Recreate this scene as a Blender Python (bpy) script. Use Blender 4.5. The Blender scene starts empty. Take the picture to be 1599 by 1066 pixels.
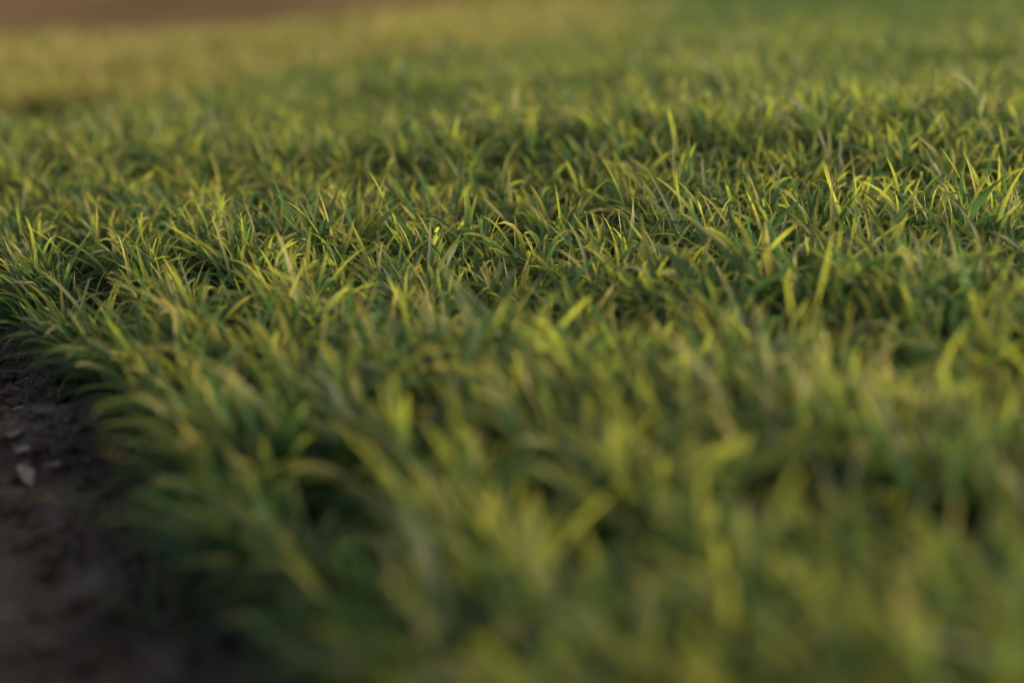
import bpy, math
import numpy as np
from mathutils import Vector, Matrix

R = math.radians
S = bpy.context.scene
COL = S.collection

# ------------------------------------------------------------------ camera
CAM_H, PITCH, LENS, FOCUS = 0.75, 15.0, 70.0, 2.98
cd = bpy.data.cameras.new("camera")
cam = bpy.data.objects.new("camera", cd)
COL.objects.link(cam)
cam.location = (0, 0, CAM_H)
cam.rotation_euler = (R(90 - PITCH), 0, 0)
cd.lens, cd.sensor_width = LENS, 36.0
cd.clip_start, cd.clip_end = 0.02, 2000
cd.dof.use_dof = True
cd.dof.focus_distance = FOCUS
cd.dof.aperture_fstop = 1.35
cd.dof.aperture_blades = 9
S.camera = cam

# ------------------------------------------------------------------ sky and sun (low, hazy and soft, warm, from the right and a little behind the crop)
SUN_EL, SUN_AZ = R(15.0), R(75.0)          # azimuth from the view direction towards the right
w = bpy.data.worlds.new("World")
S.world = w
w.use_nodes = True
nt = w.node_tree
sky = nt.nodes.new("ShaderNodeTexSky")
sky.sky_type = 'NISHITA'
sky.sun_disc = False
sky.sun_elevation = SUN_EL
sky.sun_rotation = SUN_AZ
sky.dust_density = 7.0
sky.air_density = 0.6
sky.ozone_density = 0.0
bg = nt.nodes["Background"]
bg.inputs["Strength"].default_value = 0.15
nt.links.new(sky.outputs[0], bg.inputs[0])
sl = bpy.data.lights.new("sun", 'SUN')
sl.energy = 0.85
sl.angle = R(10)
sl.color = (1.0, 0.83, 0.56)
sun = bpy.data.objects.new("sun", sl)
COL.objects.link(sun)
sd = Vector((math.sin(SUN_AZ) * math.cos(SUN_EL), math.cos(SUN_AZ) * math.cos(SUN_EL), math.sin(SUN_EL)))
sun.rotation_euler = sd.to_track_quat('Z', 'Y').to_euler()
S.view_settings.view_transform = 'Standard'
S.view_settings.look = 'None'
S.view_settings.exposure = 1.0
S.view_settings.gamma = 1.0
S.cycles.use_denoising = True
S.cycles.max_bounces = 8
S.cycles.transmission_bounces = 4

rng = np.random.default_rng(7)

# ------------------------------------------------------------------ terrain
def smooth(a, b, x):
    t = np.clip((x - a) / (b - a), 0, 1)
    return t * t * (3 - 2 * t)

EDGE_P, EDGE_D = np.array([-0.305, 2.01]), np.array([-0.392, 0.920])   # field edge beside the bare soil
EDGE_N = np.array([0.920, 0.392])                                     # points into the crop

def edge_dist(x, y):
    d = (x - EDGE_P[0]) * EDGE_N[0] + (y - EDGE_P[1]) * EDGE_N[1]
    s = (x - EDGE_P[0]) * EDGE_D[0] + (y - EDGE_P[1]) * EDGE_D[1]
    d = d + 0.07 * np.maximum(0, s - 0.8) ** 1.6
    return d + 0.028 * np.sin(s * 7.0 + 1.0) + 0.016 * np.sin(s * 19.0), s

BND = np.array([(-5.0, 1.6), (-1.36, 4.95), (-1.20, 5.57), (-1.11, 6.27), (-0.73, 7.64), (-0.13, 7.97), (0.27, 8.53), (0.55, 10.76), (0.72, 13.3), (1.1, 18.0), (2.0, 30.0)])  # where the near plot ends

def bound_dist(x, y):
    """signed distance past the far end of the near plot (positive: beyond it, to the left)"""
    x = np.asarray(x, float); y = np.asarray(y, float)
    best = np.full(x.shape, 1e9); sgn = np.ones(x.shape)
    for a, b in zip(BND[:-1], BND[1:]):
        d = b - a; L = np.hypot(*d); d = d / L
        px, py = x - a[0], y - a[1]
        t = np.clip(px * d[0] + py * d[1], 0, L)
        dist = np.hypot(px - t * d[0], py - t * d[1])
        side = d[0] * py - d[1] * px
        m = dist < best
        best = np.where(m, dist, best); sgn = np.where(m, np.sign(side), sgn)
    return best * sgn

def ground_z(x, y):
    x = np.asarray(x, float); y = np.asarray(y, float)
    z = 12 * 0.058 * np.tanh(x / 12)
    z = z + 0.035 * np.maximum(0, y - 30) * smooth(30, 70, y)
    z = z - 0.075 * np.clip(y - 4.0, 0, 13)
    b = bound_dist(x, y)
    z = z + 0.03 * smooth(0.1, 1.0, b) * smooth(3.0, 4.2, y)
    return z + 0.012 * np.sin(x * 3.1 + y * 1.7) * np.sin(y * 2.3 - x)

# ------------------------------------------------------------------ materials
def new_mat(name):
    m = bpy.data.materials.new(name)
    m.use_nodes = True
    t = m.node_tree
    t.nodes.clear()
    return m, t, t.nodes, t.links

def ramp(N, stops):
    r = N.new("ShaderNodeValToRGB")
    e = r.color_ramp.elements
    while len(e) < len(stops):
        e.new(0.5)
    for k, (p, c) in enumerate(stops):
        e[k].position = p
        e[k].color = (*c, 1)
    return r

def leaf_material(name, greens, tip, tip_gain, trans=0.34):
    m, t, N, L = new_mat(name)
    def attr(n):
        a = N.new("ShaderNodeAttribute"); a.attribute_name = n
        return a.outputs["Fac"]
    def mth(op, a, b=None, clamp=False):
        n = N.new("ShaderNodeMath"); n.operation = op; n.use_clamp = clamp
        for k, v in enumerate((a, b)):
            if v is None: continue
            if isinstance(v, (int, float)): n.inputs[k].default_value = v
            else: L.new(v, n.inputs[k])
        return n.outputs[0]
    def mix(f, a, b):
        n = N.new("ShaderNodeMix"); n.data_type = 'RGBA'
        if isinstance(f, (int, float)): n.inputs[0].default_value = f
        else: L.new(f, n.inputs[0])
        for k, v in ((6, a), (7, b)):
            if isinstance(v, tuple): n.inputs[k].default_value = (*v, 1)
            else: L.new(v, n.inputs[k])
        return n.outputs[2]
    lt, lr, ly = attr("leaf_t"), attr("leaf_rnd"), attr("leaf_yel")
    rg = ramp(N, [(0.0, greens[0]), (0.5, greens[1]), (1.0, greens[2])])
    L.new(lr, rg.inputs[0])
    tc = N.new("ShaderNodeUVMap")
    mp = N.new("ShaderNodeMapping"); mp.inputs["Scale"].default_value = (9, 1.2, 1)
    L.new(tc.outputs[0], mp.inputs[0])
    vein = N.new("ShaderNodeTexNoise"); vein.inputs["Scale"].default_value = 2.5
    L.new(mp.outputs[0], vein.inputs[0])
    geo = N.new("ShaderNodeNewGeometry")
    spot = N.new("ShaderNodeTexNoise"); spot.inputs["Scale"].default_value = 70
    L.new(geo.outputs["Position"], spot.inputs[0])
    # yellowing runs down from the tip, further on weak leaves
    yv = mth('ADD', mth('MULTIPLY', ly, 1.35), mth('MULTIPLY', mth('SUBTRACT', spot.outputs["Fac"], 0.5), 0.40))
    start = mth('SUBTRACT', 1.05, yv)
    yf = mth('MULTIPLY', mth('SUBTRACT', lt, start), tip_gain, True)
    yf = mth('SMOOTH_MIN', yf, 1.0) if False else yf
    c = mix(yf, rg.outputs[0], tip)
    tanf = mth('MULTIPLY', mth('SUBTRACT', mth('ADD', mth('MULTIPLY', ly, 0.55), mth('MULTIPLY', spot.outputs["Fac"], 0.9)), 0.95), 3.0, True)
    tanf = mth('MULTIPLY', tanf, mth('POWER', lt, 2.0))
    c = mix(tanf, c, (0.36, 0.21, 0.06))
    vv = mth('ADD', mth('MULTIPLY', vein.outputs["Fac"], 0.5), 0.75)
    hs = N.new("ShaderNodeHueSaturation")
    L.new(vv, hs.inputs["Value"]); L.new(c, hs.inputs["Color"])
    p = N.new("ShaderNodeBsdfPrincipled")
    L.new(hs.outputs[0], p.inputs["Base Color"])
    p.inputs["Roughness"].default_value = 0.50
    p.inputs["Specular IOR Level"].default_value = 0.28
    bmp = N.new("ShaderNodeBump"); bmp.inputs["Strength"].default_value = 0.25; bmp.inputs["Distance"].default_value = 0.001
    L.new(vein.outputs["Fac"], bmp.inputs["Height"]); L.new(bmp.outputs[0], p.inputs["Normal"])
    tr = N.new("ShaderNodeBsdfTranslucent")
    h2 = N.new("ShaderNodeHueSaturation"); h2.inputs["Hue"].default_value = 0.555; h2.inputs["Saturation"].default_value = 1.05; h2.inputs["Value"].default_value = 1.5
    L.new(hs.outputs[0], h2.inputs["Color"]); L.new(h2.outputs[0], tr.inputs["Color"])
    ms = N.new("ShaderNodeMixShader"); ms.inputs[0].default_value = trans
    L.new(p.outputs[0], ms.inputs[1]); L.new(tr.outputs[0], ms.inputs[2])
    o = N.new("ShaderNodeOutputMaterial"); L.new(ms.outputs[0], o.inputs[0])
    return m

M_LEAF = leaf_material("wheat_leaf", [(0.070, 0.108, 0.052), (0.084, 0.122, 0.045), (0.100, 0.136, 0.038)], (0.47, 0.390, 0.070), 1.6, .45)
M_YELLOW = leaf_material("sunlit_yellow_leaf", [(0.125, 0.124, 0.040), (0.160, 0.148, 0.048), (0.19, 0.165, 0.054)], (0.36, 0.290, 0.085), 1.7)  # far plot: the sunlit yellow is put into the leaf colour

def soil_material():
    m, t, N, L = new_mat("soil")
    tc = N.new("ShaderNodeTexCoord")
    n1 = N.new("ShaderNodeTexNoise"); n1.inputs["Scale"].default_value = 7; n1.inputs["Detail"].default_value = 8
    n2 = N.new("ShaderNodeTexNoise"); n2.inputs["Scale"].default_value = 160; n2.inputs["Detail"].default_value = 6
    for n in (n1, n2): L.new(tc.outputs["Object"], n.inputs[0])
    r1 = ramp(N, [(0.3, (0.060, 0.043, 0.030)), (0.5, (0.108, 0.079, 0.056)), (0.72, (0.200, 0.152, 0.110))])
    L.new(n1.outputs["Fac"], r1.inputs[0])
    r2 = ramp(N, [(0.35, (0.55, 0.55, 0.55)), (0.7, (1.35, 1.3, 1.25))])
    L.new(n2.outputs["Fac"], r2.inputs[0])
    mx = N.new("ShaderNodeMix"); mx.data_type = 'RGBA'; mx.blend_type = 'MULTIPLY'; mx.inputs[0].default_value = 1
    L.new(r1.outputs[0], mx.inputs[6]); L.new(r2.outputs[0], mx.inputs[7])
    p = N.new("ShaderNodeBsdfPrincipled"); p.inputs["Roughness"].default_value = 0.95
    p.inputs["Specular IOR Level"].default_value = 0.05
    L.new(mx.outputs[2], p.inputs["Base Color"])
    b = N.new("ShaderNodeBump"); b.inputs["Strength"].default_value = 0.9; b.inputs["Distance"].default_value = 0.006
    L.new(n2.outputs["Fac"], b.inputs["Height"]); L.new(b.outputs[0], p.inputs["Normal"])
    o = N.new("ShaderNodeOutputMaterial"); L.new(p.outputs[0], o.inputs[0])
    return m

def plain_noise_material(name, c0, c1, scale, rough=0.8, trans=0.0):
    m, t, N, L = new_mat(name)
    tc = N.new("ShaderNodeTexCoord")
    n = N.new("ShaderNodeTexNoise"); n.inputs["Scale"].default_value = scale; n.inputs["Detail"].default_value = 6
    L.new(tc.outputs["Object"], n.inputs[0])
    r = ramp(N, [(0.3, c0), (0.7, c1)])
    L.new(n.outputs["Fac"], r.inputs[0])
    p = N.new("ShaderNodeBsdfPrincipled"); p.inputs["Roughness"].default_value = rough
    p.inputs["Specular IOR Level"].default_value = 0.0 if rough > .9 else 0.3
    L.new(r.outputs[0], p.inputs["Base Color"])
    b = N.new("ShaderNodeBump"); b.inputs["Strength"].default_value = 0.4; b.inputs["Distance"].default_value = 0.002
    L.new(n.outputs["Fac"], b.inputs["Height"]); L.new(b.outputs[0], p.inputs["Normal"])
    o = N.new("ShaderNodeOutputMaterial"); L.new(p.outputs[0], o.inputs[0])
    return m

M_SOIL = soil_material()
M_STUBBLE = plain_noise_material("stubble_soil", (0.110, 0.072, 0.036), (0.200, 0.140, 0.070), 0.35, 0.95)
M_HUSK = plain_noise_material("husk", (0.14, 0.10, 0.07), (0.66, 0.58, 0.49), 110)
M_STRAW = plain_noise_material("straw", (0.16, 0.115, 0.07), (0.34, 0.26, 0.17), 50)
M_TWIG = plain_noise_material("twig", (0.10, 0.07, 0.05), (0.20, 0.15, 0.11), 50)

# ------------------------------------------------------------------ mesh helpers
def mesh_obj(name, V, F, mat, attrs=None, uv=None, smooth_=True):
    """V (n,3), F (m,4) quads or (m,3) tris -> one mesh object"""
    me = bpy.data.meshes.new(name)
    k = F.shape[1]
    me.vertices.add(len(V)); me.vertices.foreach_set("co", np.ascontiguousarray(V, np.float32).ravel())
    me.loops.add(F.size); me.loops.foreach_set("vertex_index", np.ascontiguousarray(F, np.int32).ravel())
    me.polygons.add(len(F))
    me.polygons.foreach_set("loop_start", np.arange(0, F.size, k, dtype=np.int32))
    me.polygons.foreach_set("loop_total", np.full(len(F), k, np.int32))
    me.polygons.foreach_set("use_smooth", np.full(len(F), smooth_, bool))
    me.update(calc_edges=True)
    if attrs:
        for n, a in attrs.items():
            at = me.attributes.new(n, 'FLOAT', 'POINT')
            at.data.foreach_set("value", np.ascontiguousarray(a, np.float32).ravel())
    if uv is not None:
        u = me.uv_layers.new(name="UVMap")
        u.data.foreach_set("uv", np.ascontiguousarray(uv[F.ravel()], np.float32).ravel())
    me.materials.append(mat)
    o = bpy.data.objects.new(name, me)
    COL.objects.link(o)
    return o

def tag(o, label=None, cat=None, group=None, kind=None):
    for k, v in (("label", label), ("category", cat), ("group", group), ("kind", kind)):
        if v: o[k] = v
    return o

def thing(name, loc, label, cat, group=None):
    e = bpy.data.objects.new(name, None)
    e.empty_display_size = 0.02
    COL.objects.link(e)
    e.location = [float(v) for v in loc]
    return tag(e, label, cat, group)

def leaves_geo(P, az, e0, droop, Ln, W, twist, bend, rnd, yel, rows=9, cols=3, pw=None, t0w=0.55):
    """arched, twisting, tapering blades; P (n,3) attachment points"""
    n = len(P)
    t = np.linspace(0, 1, rows)[None, :]
    pw = np.full(n, 1.4) if pw is None else pw
    e = e0[:, None] - droop[:, None] * t ** pw[:, None]
    a = az[:, None] + bend[:, None] * t ** 1.5
    T = np.stack([np.cos(e) * np.cos(a), np.cos(e) * np.sin(a), np.sin(e)], -1)
    seg = (Ln / (rows - 1))[:, None, None]
    mid = (T[:, 1:] + T[:, :-1]) * 0.5
    C = P[:, None, :] + np.concatenate([np.zeros((n, 1, 3)), np.cumsum(mid * seg, 1)], 1)
    side = np.stack([-np.sin(a), np.cos(a), np.zeros_like(a)], -1)
    nor = np.cross(T, side)
    tw = twist[:, None] * t
    s2 = side * np.cos(tw)[..., None] + nor * np.sin(tw)[..., None]
    n2 = -side * np.sin(tw)[..., None] + nor * np.cos(tw)[..., None]
    prof = np.minimum(1, t0w + 2.2 * t) * (1 - t ** 2.6) ** 0.85
    hw = (W * 0.5)[:, None] * prof + 0.00012
    if cols == 3:
        off = np.array([-1.0, 0.0, 1.0])
        fold = np.array([0.35, 0.0, 0.35])
    else:
        off = np.array([-1.0, 1.0]); fold = np.array([0.0, 0.0])
    V = C[:, :, None, :] + s2[:, :, None, :] * (hw[:, :, None] * off)[..., None] + n2[:, :, None, :] * (hw[:, :, None] * fold)[..., None]
    idx = np.arange(n * rows * cols).reshape(n, rows, cols)
    F = np.stack([idx[:, :-1, :-1], idx[:, :-1, 1:], idx[:, 1:, 1:], idx[:, 1:, :-1]], -1).reshape(-1, 4)
    tt = np.broadcast_to(t[:, :, None], (n, rows, cols)).ravel()
    rr = np.broadcast_to(rnd[:, None, None], (n, rows, cols)).ravel()
    yy = np.broadcast_to(yel[:, None, None], (n, rows, cols)).ravel()
    uu = np.broadcast_to(((off + 1) / 2)[None, None, :], (n, rows, cols)).ravel() + rr * 13
    return V.reshape(-1, 3), F, dict(leaf_t=tt, leaf_rnd=rr, leaf_yel=yy), np.stack([uu, tt * 3 + yy * 7], -1)

def stems_geo(P0, P1, r0, r1, rnd, sides=5):
    n = len(P0)
    ang = np.linspace(0, 2 * np.pi, sides, endpoint=False)
    ring = np.stack([np.cos(ang), np.sin(ang), np.zeros(sides)], -1)
    V = np.stack([P0[:, None] + ring * r0[:, None, None], (P0 + P1)[:, None] * 0.5 + ring * (r0 * 0.95)[:, None, None] ,
                  P1[:, None] + ring * r1[:, None, None]], 1)
    idx = np.arange(n * 3 * sides).reshape(n, 3, sides)
    nx = np.roll(idx, -1, 2)
    F = np.stack([idx[:, :-1], nx[:, :-1], nx[:, 1:], idx[:, 1:]], -1).reshape(-1, 4)
    one = np.ones((n, 3, sides))
    a = dict(leaf_t=(0.2 * one).ravel(), leaf_rnd=(rnd[:, None, None] * one).ravel(), leaf_yel=(0 * one).ravel())
    return V.reshape(-1, 3), F, a, np.zeros((n * 3 * sides, 2)) + rng.random((n * 3 * sides, 1))

def plant_params(px, py, pz, rg, scale, lean, vigour, tillers=(3, 7), yel_bias=0.0):
    """leaf and stem parameters of many plants at once; lean (n,2) pushes tillers sideways"""
    n = len(px)
    k = rg.integers(tillers[0], tillers[1], n)
    pid = np.repeat(np.arange(n), k)
    m = len(pid)
    B = np.stack([px[pid] + rg.normal(0, .0036, m), py[pid] + rg.normal(0, .0036, m), pz[pid] - .004], -1)
    ta, tl = rg.uniform(0, 2 * np.pi, m), np.abs(rg.normal(0, .20, m))
    d = np.stack([np.sin(tl) * np.cos(ta) + lean[pid, 0], np.sin(tl) * np.sin(ta) + lean[pid, 1], np.cos(tl)], -1)
    d /= np.linalg.norm(d, axis=1, keepdims=True)
    h = rg.uniform(.035, .085, m) * scale[pid]
    Tp = B + d * h[:, None]
    pr = rg.random(n)
    py_ = rg.random(n)      # how far each plant has yellowed
    stem = dict(P0=B, P1=Tp, r0=np.full(m, .0021) * scale[pid], r1=np.full(m, .0013) * scale[pid], rnd=np.clip(pr[pid] + .15, 0, 1))
    out = []
    naz = rg.uniform(0, 2 * np.pi, m)
    for j in range(4):
        keep = rg.random(m) < (0.9, 1.0, 1.0, 0.72)[j]
        q = np.nonzero(keep)[0]; c = len(q)
        f = (.25, .6, .92, 1.0)[j]
        P = B[q] + d[q] * (h[q] * f)[:, None]
        az = naz[q] + np.pi * (j % 2) + rg.normal(0, .5, c)
        e0 = rg.normal((.75, 1.0, 1.22, 1.42)[j], .14, c)
        # lean the blade with its tiller
        dirv = np.stack([np.cos(e0) * np.cos(az), np.cos(e0) * np.sin(az), np.sin(e0)], -1) + d[q] * np.array([.8, .8, 0])
        dirv /= np.linalg.norm(dirv, axis=1, keepdims=True)
        az = np.arctan2(dirv[:, 1], dirv[:, 0]); e0 = np.arcsin(np.clip(dirv[:, 2], -1, 1))
        dr = np.abs(rg.normal((1.4, 1.25, 1.0, .60)[j], (.35, .4, .45, .3)[j], c))
        hook = rg.random(c) < .16
        dr = np.where(hook, dr + rg.uniform(.5, 1.1, c), dr)
        Ln = rg.normal((.096, .136, .152, .116)[j], .023, c).clip(.04, .19) * scale[pid[q]]
        W = rg.normal((.0072, .0094, .0108, .0090)[j], .0015, c).clip(.0035, .0138) * scale[pid[q]] ** .8
        tw = rg.normal(0, .85, c) + np.where(rg.random(c) < .25, rg.choice([-1, 1], c) * 2.2, 0)
        bd = rg.normal(0, .32, c)
        rn = np.clip(pr[pid[q]] * .6 + rg.random(c) * .5 + (.0, .0, .05, .15)[j] - .05, 0, 1)
        ye = np.clip(rg.normal((-.02, .06, .29, .46)[j], .11, c) + .34 * (py_[pid[q]] - .5) + .25 * (rg.random(c) < .04) + yel_bias, 0, .85)
        ye = np.clip(ye - .45 * np.clip(np.hypot(lean[pid[q], 0], lean[pid[q], 1]) - .22, 0, .6) - .06 * smooth(3.6, 5.0, P[:, 1]), 0, 1)
        pw = rg.uniform(1.1, 2.6, c)
        out.append(dict(P=P, az=az, e0=e0, droop=dr, Ln=Ln, W=W, twist=tw, bend=bd, rnd=rn, yel=ye, pw=pw))
    leaf = {key: np.concatenate([o[key] for o in out]) for key in out[0]}
    return leaf, stem

def join_geo(parts):
    V, F, A, U, o = [], [], {}, [], 0
    for v, f, a, u in parts:
        V.append(v); F.append(f + o); U.append(u); o += len(v)
        for k_, x in a.items(): A.setdefault(k_, []).append(x)
    return np.concatenate(V), np.concatenate(F), {k_: np.concatenate(x) for k_, x in A.items()}, np.concatenate(U)

# ------------------------------------------------------------------ ground: one sheet, fine where it shows
def value_noise(x, y, seed):
    """smooth lattice noise in 0..1"""
    xi, yi = np.floor(x).astype(np.int64), np.floor(y).astype(np.int64)
    fx, fy = x - xi, y - yi
    fx, fy = fx * fx * (3 - 2 * fx), fy * fy * (3 - 2 * fy)
    def hsh(a, b):
        v = (a * 374761393 + b * 668265263 + seed * 974711) & 0x7fffffff
        v = ((v ^ (v >> 13)) * 1274126177) & 0x7fffffff
        return ((v ^ (v >> 16)) & 0xffff) / 65535.0
    return (hsh(xi, yi) * (1 - fx) + hsh(xi + 1, yi) * fx) * (1 - fy) + (hsh(xi, yi + 1) * (1 - fx) + hsh(xi + 1, yi + 1) * fx) * fy

def soil_relief(x, y):
    r = (value_noise(x * 14, y * 14, 1) - .5) * .022 + (value_noise(x * 37, y * 37, 2) - .5) * .014 + (value_noise(x * 90, y * 90, 3) - .5) * .008
    return r * smooth(9, 4.5, np.hypot(x, y))

def axis(lo, hi, fine_lo, fine_hi, step, grow=1.22):
    mid = list(np.arange(fine_lo, fine_hi + 1e-6, step))
    s, up = step, [mid[-1]]
    while up[-1] < hi: s *= grow; up.append(min(hi, up[-1] + s))
    s, dn = step, [mid[0]]
    while dn[-1] > lo: s *= grow; dn.append(max(lo, dn[-1] - s))
    return np.array(dn[:0:-1] + mid + up[1:])

gx = axis(-300, 300, -1.3, 0.5, .010)
gy = axis(-60, 700, 1.2, 4.0, .010)
X, Y = np.meshgrid(gx, gy)
Z = ground_z(X, Y) + soil_relief(X, Y)
idx = np.arange(X.size).reshape(X.shape)
GF = np.stack([idx[:-1, :-1], idx[:-1, 1:], idx[1:, 1:], idx[1:, :-1]], -1).reshape(-1, 4)
g = mesh_obj("ground", np.stack([X, Y, Z], -1).reshape(-1, 3), GF, M_SOIL)
tag(g, "dark brown crumbly bare soil under and beside the crop", "ground", kind="structure")

def stubble_start(a):
    return np.interp(a, [-40, -3.43, -2.68, -1.87, -1.48, -1.06, -.5, .8], [60, 13.4, 12.9, 11.7, 12.3, 13.5, 16.5, 26])

# far strip of tilled, sunlit stubble beyond the yellow plot
sx, sy = np.meshgrid(np.concatenate([np.linspace(-40, -4, 30), np.linspace(-3.8, .6, 45)]), np.linspace(0, 1, 24))
y0 = stubble_start(sx)
yy_ = y0 + sy * 24
sz = ground_z(sx, yy_) + .03
idx = np.arange(sx.size).reshape(sx.shape)
SF = np.stack([idx[:-1, :-1], idx[:-1, 1:], idx[1:, 1:], idx[1:, :-1]], -1).reshape(-1, 4)
st = mesh_obj("stubble_field", np.stack([sx, yy_, sz], -1).reshape(-1, 3), SF, M_STUBBLE)
tag(st, "brown tilled strip beyond the yellow crop", "field", kind="structure")

# ------------------------------------------------------------------ sowing the near plot in rows parallel to the soil edge
ROW, STEP = 0.130, 0.0150
CAMV = np.array([0, 0, CAM_H]); FPX = LENS / 36.0
cp, sp_ = math.cos(R(PITCH)), math.sin(R(PITCH))
def project(x, y, z):
    """picture coordinates (0..1, y down) and depth"""
    dz = z - CAM_H
    depth = y * cp - dz * sp_
    up = y * sp_ + dz * cp
    dd = np.maximum(depth, 1e-3)
    return .5 + FPX * x / dd, .5 - FPX * up / dd * 1.5, depth

def sow(smin, smax, dmax, step, row):
    r, s = np.meshgrid(np.arange(-40, int(dmax / row)), np.arange(smin, smax, step), indexing='ij')
    r = r.ravel(); s = s.ravel()
    s = s - .6 * .085 / 6.283 * np.sin(6.283 * s / .085 + r * 2.4)   # drilled seed comes up in loose bunches
    s = s + rng.uniform(-.5, .5, s.size) * step * 1.6 + r * .37 * step
    d = .02 + r * row + rng.normal(0, .020, s.size) + .02 * np.sin(s * 5 + r * 1.3)
    x = EDGE_P[0] + EDGE_D[0] * s + EDGE_N[0] * d
    y = EDGE_P[1] + EDGE_D[1] * s + EDGE_N[1] * d
    d0, _ = edge_dist(x, y)
    return x, y, d, d0

x, y, d, d0 = sow(-3.5, 7, 7, STEP, ROW)
half = .257 * 1.12 * y + .45
keep = (y > .75) & (y < 5.6) & (np.abs(x) < half) & (bound_dist(x, y) < 0) & (d0 > -.02)
gap = value_noise(x * 5, y * 5, 11)
keep &= ~((gap < .16) & (rng.random(len(x)) < .35))
x, y, d, d0 = x[keep], y[keep], d[keep], d0[keep]
z = ground_z(x, y)
hump = value_noise(x * 3.2, y * 3.2, 5)
scale = np.clip(.66 + .25 * hump + rng.normal(0, .06, len(x)), .50, 1.05) * (1 + .24 * smooth(2.6, 1.5, y)) * (.90 + .22 * value_noise(x * 7.5, y * 7.5, 17))
edge_w = np.exp(-np.maximum(d0, 0) / .07)
scale *= 1 - .12 * edge_w
lean = -EDGE_N[None, :] * (edge_w * rng.uniform(.05, .85, len(x)))[:, None] + rng.normal(0, .10, (len(x), 2)) + np.array([0, 0])

fx, fy, dep = project(x, y, z + .08 * scale)
size = np.where((fx > -.02) & (fx < 1.02) & (fy > .0) & (fy < 1.06), 1 / np.hypot(x, y), 0)
order = np.argsort(-size)
N_SINGLE = 270
single = np.zeros(len(x), bool); single[order[:N_SINGLE]] = True

# the mass of the crop: past three hundred plants nobody can count them
mass = ~single
def build_mass(sel, rows, cols, name, mat=M_LEAF, seed=3, **kw):
    rg = np.random.default_rng(seed)
    lf, stm = plant_params(x[sel], y[sel], z[sel], rg, scale[sel], lean[sel], None, **kw)
    return join_geo([leaves_geo(rows=rows, cols=cols, **lf), stems_geo(**stm, sides=4)])

near_geo = build_mass(mass & (y < 4.0), 9, 3, "a", seed=3)
mid_geo = build_mass(mass & (y >= 4.0), 7, 2, "b", seed=4)

# farther out the plants are sown coarser, with fewer and slightly broader blades
def scatter_far(n, y0, y1, cond, seed):
    rg = np.random.default_rng(seed)
    yy = y0 * (y1 / y0) ** rg.random(n)
    xx = rg.uniform(-1, 1, n) * (.257 * 1.2 * yy + .8)
    k_ = cond(xx, yy)
    return xx[k_], yy[k_]

def far_geo(xx, yy, seed, sc=.70, wide=1.15, yel=0.0, tall=1.0, rows=5):
    rg = np.random.default_rng(seed)
    zz = ground_z(xx, yy)
    scl = sc * np.clip(.8 + .45 * value_noise(xx * 2.2, yy * 2.2, 5) + rg.normal(0, .1, len(xx)), .55, 1.6)
    lf, stm = plant_params(xx, yy, zz, rg, scl, rg.normal(0, .1, (len(xx), 2)), None, tillers=(3, 5), yel_bias=yel)
    if yel == 0: lf["yel"] = np.clip(lf["yel"] - .28 * smooth(8, 12, lf["P"][:, 1]), 0, 1); lf["rnd"] += (1 - lf["rnd"]) * .6 * smooth(7, 11, lf["P"][:, 1])
    lf['W'] = lf['W'] * wide * np.clip(lf['P'][:, 1] / 8, 1, 2.2)
    return leaves_geo(rows=rows, cols=2, **lf)

fxx, fyy = scatter_far(46000, 5.6, 30, lambda a, b: bound_dist(a, b) < rng.normal(0, .28, a.shape) * smooth(6.5, 9, b), 21)
crop = join_geo([near_geo, mid_geo, far_geo(fxx, fyy, 22)])
o = mesh_obj("wheat_crop", *crop[:2], M_LEAF, crop[2], crop[3])
tag(o, "dense green wheat crop with yellowing tips filling the field towards the top right", "crop", kind="stuff")

yxx, yyy = scatter_far(26000, 4.6, 28, lambda a, b: (bound_dist(a, b) > np.interp(a, [-1.7, -1.3, -1.1], [.55, .38, -.10]) + rng.normal(0, .28, a.shape) * smooth(6.5, 9, b)) & (b < stubble_start(a)), 31)
yg = far_geo(yxx, yyy, 32, sc=.80, yel=.25)  # extra yellowing adds to the sunlit tone painted on this plot
o = mesh_obj("sunlit_yellow_crop", *yg[:2], M_YELLOW, yg[2], yg[3])
tag(o, "yellow sunlit cereal plot beyond the dark gap at the upper left", "crop", kind="stuff")

# ------------------------------------------------------------------ the plants that show largest, each one a thing of its own
def wheat_plant(px, py, pz, sc, ln, seed, label, group, extra=None, name="wheat_plant"):
    rg = np.random.default_rng(seed)
    root = thing(name, (px, py, pz), label, "wheat plant", group)
    lf, stm = plant_params(np.zeros(1), np.zeros(1), np.zeros(1), rg, np.array([sc]), np.array([ln]), None)
    v, f, a, u = leaves_geo(rows=10, cols=3, **lf)
    fo = mesh_obj("foliage", v, f, M_LEAF, a, u); fo.parent = root
    v, f, a, u = stems_geo(**stm, sides=6)
    so = mesh_obj("stem", v, f, M_LEAF, a, u); so.parent = root
    return root

G_EDGE = ("young wheat plant in the front row leaning out over bare soil", "front row wheat plants beside the bare soil")
G_BLUR = ("strongly blurred wheat plant in the foreground behind the front row", "blurred foreground wheat plants")
G_MID = ("fairly sharp wheat plant in the middle of the crop, behind the blurred foreground", "sharper wheat plants in the middle of the crop")
for i in order[:N_SINGLE]:
    lab, grp = G_EDGE if d0[i] < .09 else (G_BLUR if dep[i] < 2.2 else G_MID)
    wheat_plant(x[i], y[i], z[i], scale[i], lean[i], 1000 + int(i), lab, grp)

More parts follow.
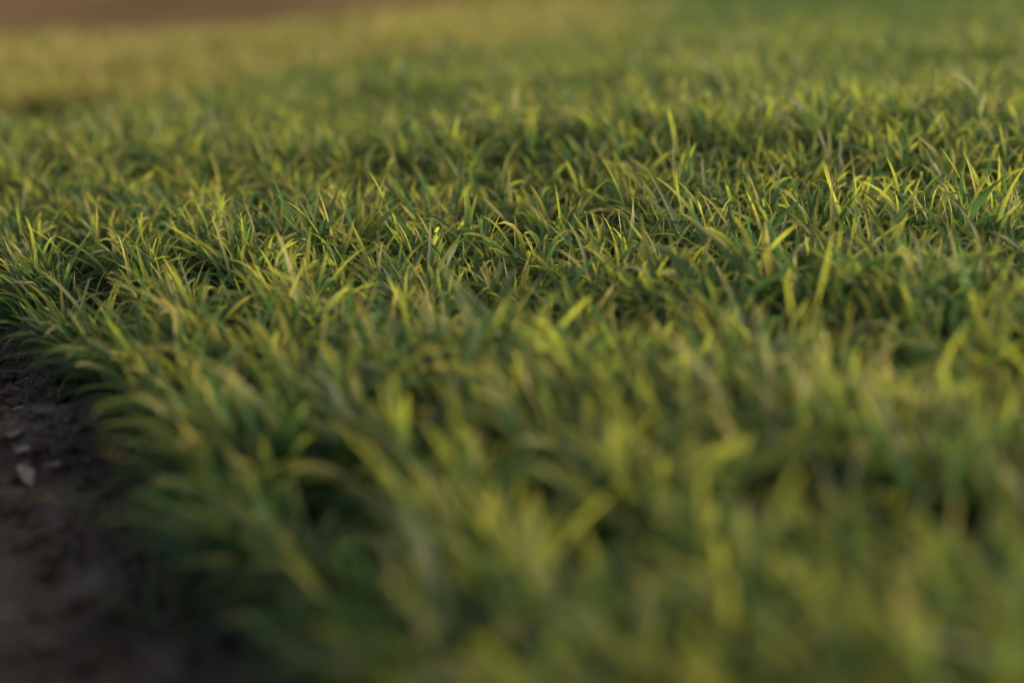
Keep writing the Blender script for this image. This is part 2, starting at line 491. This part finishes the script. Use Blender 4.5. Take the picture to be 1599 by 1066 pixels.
# ------------------------------------------------------------------ plants one can pick out: each with its own leaves
def at(px, py, h=0.0):
    """the point of the ground (lifted by h) seen at a place of the 1599 x 1066 photograph"""
    u = (px / 1599 - .5) / FPX; v = (.5 - py / 1066) / (1.5 * FPX)
    dirv = np.array([u, cp + v * sp_, -sp_ + v * cp])
    t = 1.0
    for _ in range(60):
        p = CAMV + dirv * t
        t += (p[2] - (ground_z(p[0], p[1]) + h)) * 1.5
    p = CAMV + dirv * t
    return np.array([p[0], p[1], float(ground_z(p[0], p[1]))])

def hero_plant(px, py, leaves, label, seed, hs=.085, rnd=.45):
    """leaves: (azimuth deg, 0 = right, 90 = away; start elevation deg; droop deg; length; width; twist; yellowing; share of the stem height)"""
    rg = np.random.default_rng(seed)
    b = at(px, py)
    root = thing("wheat_plant", b, label, "wheat plant", "sharp wheat plants that stand out of the crop")
    A = np.array(leaves, float)
    n = len(A)
    saz = R(1) * A[:, 0]
    P0 = np.stack([np.cos(saz) * .004, np.sin(saz) * .004, np.full(n, -.004)], -1)
    A[:, 3] *= .90; A[:, 4] *= .80; A[:, 2] *= 1.25; hs *= .70
    P1 = P0 + np.stack([np.cos(saz) * .012, np.sin(saz) * .012, hs * A[:, 7]], -1)
    v, f, a, u = stems_geo(P0, P1, np.full(n, .0024), np.full(n, .0015), np.full(n, rnd), sides=6)
    mesh_obj("stem", v, f, M_LEAF, a, u).parent = root
    v, f, a, u = leaves_geo(P1, saz, np.radians(A[:, 1]), np.radians(A[:, 2]), A[:, 3], A[:, 4], A[:, 5], rg.normal(0, .25, n),
                            np.clip(rnd + rg.normal(0, .15, n), 0, 1), A[:, 6], rows=14, cols=3, pw=rg.uniform(1.2, 2.2, n), t0w=.6)
    mesh_obj("foliage", v, f, M_LEAF, a, u).parent = root

hero_plant(300, 490, [(10, 74, 28, .135, .0085, .7, .62, 1.15), (165, 84, 10, .105, .008, .5, .5, 1.0), (180, 62, 45, .12, .009, .4, .35, .8),
                      (-20, 50, 80, .12, .009, -.5, .25, .7), (95, 70, 30, .11, .009, 1.2, .5, .9)],
           "tall sharp wheat plant at left, one long leaf curving up to the right", 51, hs=.11)
hero_plant(352, 500, [(150, 86, 12, .11, .0125, .5, .35, .9), (20, 80, 25, .12, .010, 1.4, .45, 1.1), (0, 48, 30, .10, .010, .3, .45, .8),
                      (200, 40, 70, .11, .010, .2, .2, .6)],
           "sharp wheat plant with short broad spoon-shaped leaves beside the tall curved one", 52, hs=.095, rnd=.2)
hero_plant(640, 475, [(175, 76, 14, .150, .0080, .9, .6, 1.1), (20, 70, 60, .13, .009, .4, .3, .9), (160, 55, 85, .13, .009, -.4, .25, .7)],
           "slim wheat plant left of centre whose single blade leans up to the left", 53, hs=.12)
hero_plant(1000, 430, [(170, 72, 18, .150, .0085, .6, .7, 1.15), (185, 35, 30, .12, .0095, .4, .75, 1.0), (15, 60, 60, .13, .009, .5, .3, .8), (75, 80, 20, .1, .008, .6, .4, 1.0)],
           "wheat plant with a yellow level leaf and a pale blade pointing up left", 54, hs=.10)
hero_plant(1100, 455, [(172, 66, -22, .140, .0085, 1.5, .55, 1.1), (10, 74, 30, .12, .0085, .3, .4, .9), (-10, 42, 75, .12, .0095, .4, .2, .7)],
           "wheat plant with an s-curved narrow blade and a low arching grey-green leaf", 55, hs=.10, rnd=.3)
hero_plant(1318, 455, [(150, 84, 16, .135, .0105, .4, .5, 1.1), (12, 62, 16, .115, .0105, .5, .72, 1.15), (178, 35, 55, .12, .010, .2, .2, .95), (25, 55, 30, .12, .008, 1.0, .6, .9)],
           "sharp wheat plant at right with a tall upright leaf and a yellow leaf forking right", 56, hs=.115, rnd=.55)
hero_plant(1420, 435, [(160, 84, 20, .125, .009, 1.6, .55, 1.15), (15, 55, 40, .12, .009, .5, .7, 1.0), (185, 60, 35, .11, .009, .4, .5, .9)],
           "wheat plant at right with twisted pale tips fanning out to both sides", 57, hs=.11)
hero_plant(1540, 425, [(165, 64, 10, .145, .0110, .4, .6, 1.1), (12, 32, 6, .13, .0100, .3, .45, 1.1), (150, 80, 20, .14, .0090, .5, .75, 1.0)],
           "wheat plant at the right border with two stiff leaves spread in a wide v", 58, hs=.115, rnd=.7)
hero_plant(150, 505, [(14, 38, 8, .130, .0105, .4, .75, 1.1), (172, 52, 22, .14, .0095, .6, .6, 1.0), (80, 82, 15, .125, .009, .6, .6, 1.0), (20, 68, 25, .12, .008, .8, .7, .9)],
           "yellow-leaved wheat plant near the left border with a broad leaf pointing up right", 59, hs=.11, rnd=.8)
hero_plant(475, 580, [(14, 58, 24, .135, .0105, .4, .8, 1.1), (80, 80, 18, .13, .0095, .5, .7, 1.1), (175, 55, 40, .12, .010, .4, .5, .9)],
           "slightly blurred wheat plant with two yellow leaves spread like rabbit ears", 60, hs=.12, rnd=.6)
hero_plant(1300, 530, [(14, 42, 10, .14, .0115, .3, .85, 1.15), (100, 84, 14, .14, .010, .5, .6, 1.1), (182, 48, 60, .13, .010, .4, .3, .9)],
           "blurred wheat plant with one broad yellow leaf slanting up right, below the forking plant", 61, hs=.13, rnd=.6)

# ------------------------------------------------------------------ litter on the bare soil
def ground_top(p):
    return float(ground_z(p[0], p[1]) + soil_relief(np.array([p[0]]), np.array([p[1]]))[0])

def flake(name, px, py, L, W, curl, heading, mat, label, cat, group=None, seed=1, nu=17, nv=9, lift=.002, tilt=.12):
    """a dry curled scrap: ragged at both ends, ribbed, with a thickness"""
    rg = np.random.default_rng(seed)
    L, W, lift = L * 1.5, W * 1.5, lift * 1.5
    p = at(px, py)
    u = np.linspace(-1, 1, nu)[:, None]; v = np.linspace(-1, 1, nv)[None, :]
    endw = (1 - np.abs(u) ** 5) ** .5
    hw = W * .5 * (endw + .12) * (1 + .25 * rg.normal(size=(nu, 1)) * .6)
    xx = L * .5 * u + rg.normal(0, L * .035, (1, nv)) * np.abs(u) ** 3
    ang = v * curl
    yy = hw * np.sin(ang) / max(np.sin(curl), .2)
    zz = hw * (1 - np.cos(ang)) + L * .10 * u * u + .0007 * np.sin(v * 14 + rg.uniform(0, 6)) + rg.normal(0, .0004, (nu, nv)) + tilt * L * u * .5
    top = np.stack(np.broadcast_arrays(xx, yy, zz), -1).reshape(-1, 3)
    bot = top - np.array([0, 0, .0009])
    n = nu * nv
    ii = np.arange(n).reshape(nu, nv)
    q = np.stack([ii[:-1, :-1], ii[1:, :-1], ii[1:, 1:], ii[:-1, 1:]], -1).reshape(-1, 4)
    ring = np.concatenate([ii[0, :], ii[1:, -1], ii[-1, -2::-1], ii[-2:0:-1, 0]])
    nx = np.roll(ring, -1)
    F = np.concatenate([q, q[:, ::-1] + n, np.stack([ring, ring + n, nx + n, nx], -1)])
    o = mesh_obj(name, np.concatenate([top, bot]), F, mat)
    o.location = (p[0], p[1], ground_top(p) + lift); o.rotation_euler = (rg.normal(0, .15), rg.normal(0, .1), heading)
    return tag(o, label, cat, group)

def straw(name, px, py, L, rad, heading, bendy, mat, label, cat, group=None, seed=1, n=14, sides=6):
    rg = np.random.default_rng(seed)
    L, rad = L * 1.5, rad * 1.3
    p = at(px, py)
    s_ = np.linspace(-.5, .5, n)
    a = bendy * s_ * 2 + .25 * np.sin(s_ * 9 + rg.uniform(0, 6))
    cx = np.cumsum(np.cos(a)) * L / n; cy = np.cumsum(np.sin(a)) * L / n
    cx -= cx.mean(); cy -= cy.mean()
    c, si = math.cos(heading), math.sin(heading)
    wx, wy = p[0] + cx * c - cy * si, p[1] + cx * si + cy * c
    wz = ground_z(wx, wy) + soil_relief(wx, wy)
    wz = np.maximum(wz, np.linspace(wz[0], wz[-1], n)) + rad * .8 + .006 * rg.random() * (s_ + .5)
    ang = np.linspace(0, 2 * np.pi, sides, endpoint=False)
    tx, ty = np.gradient(wx), np.gradient(wy); tl = np.hypot(tx, ty)
    nrm = np.stack([-ty / tl, tx / tl, np.zeros(n)], -1)
    rr = rad * (1 - .5 * (np.abs(s_) * 2) ** 3) * (1 + .15 * rg.normal(size=n))
    C = np.stack([wx, wy, wz], -1)
    V = C[:, None] + nrm[:, None] * (np.cos(ang)[None] * rr[:, None])[..., None] + np.array([0, 0, .6]) * (np.sin(ang)[None] * rr[:, None])[..., None]
    ii = np.arange(n * sides).reshape(n, sides); nx = np.roll(ii, -1, 1)
    F = np.stack([ii[:-1], nx[:-1], nx[1:], ii[1:]], -1).reshape(-1, 4)
    org = np.array([p[0], p[1], ground_top(p)])
    o = mesh_obj(name, V.reshape(-1, 3) - org, F, mat)
    o.location = org
    return tag(o, label, cat, group)

GL = "dry scraps lying on the bare soil"
flake("husk", 42, 755, .0115, .0100, 1.5, -.75, M_HUSK, "largest whitish curled husk scrap lying on the dark soil", "husk", GL, 1, lift=.009, tilt=-1.1)
flake("husk", 37, 713, .011, .007, .9, .8, M_HUSK, "small pale husk crumb just behind the largest whitish husk", "husk", GL, 2, lift=.004)
flake("husk", 80, 726, .018, .0045, .9, .95, M_HUSK, "narrow pale husk sliver to the right of the largest whitish husk", "husk", GL, 3, lift=.004)
flake("dry_leaf", 8, 682, .030, .012, .6, .5, M_STRAW, "tan dry leaf scrap at the left border above the whitish husk", "dry leaf", GL, 4, lift=.004)
flake("dry_leaf", 12, 628, .030, .012, .8, 1.1, M_TWIG, "grey-brown curled leaf scrap at the left border under the straw tangle", "dry leaf", GL, 5, lift=.004)
flake("dry_leaf", 68, 662, .022, .012, .7, .2, M_TWIG, "grey-brown leaf crumb close to the foot of the front row", "dry leaf", GL, 6, lift=.004)
flake("dry_leaf", 70, 1003, .020, .010, .7, .7, M_TWIG, "very blurred brown leaf crumb low in the dark soil corner", "dry leaf", GL, 7, lift=.003)
for args in [
    (10, 583, .060, .0016, .25, .7, M_STRAW, "pale bowed straw at the left border, farthest of the straws"),
    (36, 592, .040, .0014, -.35, -1.3, M_STRAW, "curly pale straw beside the bowed straw, nearest to the leaves"),
    (28, 600, .050, .0012, .6, .5, M_TWIG, "grey twig crossing under the curly pale straw"),
    (8, 618, .042, .0018, .05, .2, M_STRAW, "stout straight tan straw at the left border"),
    (22, 643, .036, .0014, .1, 1.6, M_HUSK, "whitish hooked straw below the stout tan straw"),
    (20, 688, .030, .0010, 2.0, .3, M_STRAW, "thin upright-looking pale straw above the small husk crumb"),
    (62, 672, .034, .0012, .25, .3, M_STRAW, "orange-tan straw under the tips of the front row"),
    (55, 640, .045, .0011, -.5, .8, M_TWIG, "dark bent twig between the hooked straw and the front row"),
    (168, 948, .030, .0009, 1.2, .4, M_STRAW, "very blurred pale straw alone on the soil near the front row"),
    (96, 860, .028, .0010, .3, .5, M_TWIG, "blurred brown twig on the open dark soil below the husks"),
]:
    straw("twig" if args[6] is M_TWIG else "straw", *args[:7], args[7], "twig" if args[6] is M_TWIG else "straw", GL, seed=int(args[0] * 7 + args[1]))

# low seedlings creeping over the soil in front of the row
def seedling(px, py, leaves, label, seed):
    b = at(px, py); rg = np.random.default_rng(seed)
    A = np.array(leaves, float) * np.array([1, 1, 1, 1.4, 1.2, 1]); n = len(A)
    saz = np.radians(A[:, 0])
    v, f, a, u = leaves_geo(np.stack([np.cos(saz) * .002, np.sin(saz) * .002, np.full(n, -.002)], -1), saz, np.radians(A[:, 1]), np.radians(A[:, 2]), A[:, 3], A[:, 4],
                            rg.normal(0, .5, n), rg.normal(0, .4, n), np.full(n, .5), A[:, 5], rows=11, cols=3)
    o = mesh_obj("seedling", v, f, M_LEAF, a, u); o.location = b
    tag(o, label, "seedling", "seedlings in front of the row")
seedling(165, 812, [(178, 35, 55, .075, .007, .55), (150, 50, 70, .06, .006, .3), (10, 45, 60, .05, .006, .2)], "yellowish seedling lying flat over the soil, below the husks", 71)
seedling(235, 985, [(170, 50, 60, .06, .0065, .2), (100, 70, 30, .06, .006, .3), (20, 50, 60, .06, .006, .2), (-80, 40, 60, .05, .006, .2)], "very blurred green seedling in the dark soil corner at the bottom", 72)
seedling(40, 650, [(95, 75, 30, .035, .004, .1), (20, 60, 40, .03, .004, .2)], "tiny green sprout among the straws on the soil", 73)

# crumbs and clods of earth: nobody could count them
rgc = np.random.default_rng(91)
nc = 9000
cy_ = 1.3 + 2.9 * rgc.random(nc); cx_ = rgc.uniform(-1.4, .1, nc)
dd_, _s = edge_dist(cx_, cy_)
kk = (dd_ < .10) & (dd_ > -.8)
cx_, cy_ = cx_[kk], cy_[kk]; nc = len(cx_)
cr = .002 + .012 * rgc.random(nc) ** 4
lat = np.linspace(-1, 1, 5)[1:-1]; lon = np.linspace(0, 2 * np.pi, 7, endpoint=False)
sph = np.array([[math.sqrt(1 - q * q) * math.cos(l), math.sqrt(1 - q * q) * math.sin(l), q] for q in lat for l in lon] + [[0, 0, -1], [0, 0, 1]])
tris = []
for i_ in range(len(lat) - 1):
    for j_ in range(7):
        a_, b_ = i_ * 7 + j_, i_ * 7 + (j_ + 1) % 7
        tris += [(a_, b_, b_ + 7), (a_, b_ + 7, a_ + 7)]
for j_ in range(7):
    tris += [(21, (j_ + 1) % 7, j_), (22, 14 + j_, 14 + (j_ + 1) % 7)]
tris = np.array(tris)
cz_ = ground_z(cx_, cy_) + soil_relief(cx_, cy_)
Vc = sph[None] * (cr[:, None, None] * (1 + .28 * rgc.normal(size=(nc, 23, 1)))) * np.array([1, 1, .7]) + np.stack([cx_, cy_, cz_ + cr * .25], -1)[:, None]
Fc = (tris[None] + (np.arange(nc) * 23)[:, None, None]).reshape(-1, 3)
o = mesh_obj("soil_clods", Vc.reshape(-1, 3), Fc, M_SOIL, smooth_=True)
tag(o, "loose crumbs and clods of dark earth on the bare strip", "soil", kind="stuff")

# bits of chaff and broken straw trodden into the earth
nh = 1500
hy = 1.4 + 2.6 * rgc.random(nh); hx = rgc.uniform(-1.5, .1, nh)
dd_, _s = edge_dist(hx, hy)
kk = (dd_ < .06) & (dd_ > -.8) & (value_noise(hx * 6, hy * 6, 31) + .4 * smooth(2.2, 3.0, hy) > .55)
hx, hy = hx[kk], hy[kk]; nh = len(hx)
hl = .004 + .014 * rgc.random(nh) ** 2
ha = rgc.uniform(0, np.pi, nh)
base = sph[None] * (1 + .22 * rgc.normal(size=(nh, 23, 1)))
bx, by, bz = base[..., 0] * hl[:, None], base[..., 1] * (hl * .16 + .0006)[:, None], base[..., 2] * .0009
by = by + bx ** 2 / hl[:, None] * rgc.normal(0, .3, (nh, 1))
bz = bz + bx * rgc.normal(0, .18, (nh, 1))
V2 = np.stack([bx * np.cos(ha)[:, None] - by * np.sin(ha)[:, None] + hx[:, None], bx * np.sin(ha)[:, None] + by * np.cos(ha)[:, None] + hy[:, None],
               bz + (ground_z(hx, hy) + soil_relief(hx, hy) + .0012)[:, None]], -1)
F2 = (tris[None] + (np.arange(nh) * 23)[:, None, None]).reshape(-1, 3)
o = mesh_obj("chaff", V2.reshape(-1, 3), F2, M_STRAW)
tag(o, "fine broken chaff and straw bits strewn over the bare earth", "chaff", kind="stuff")
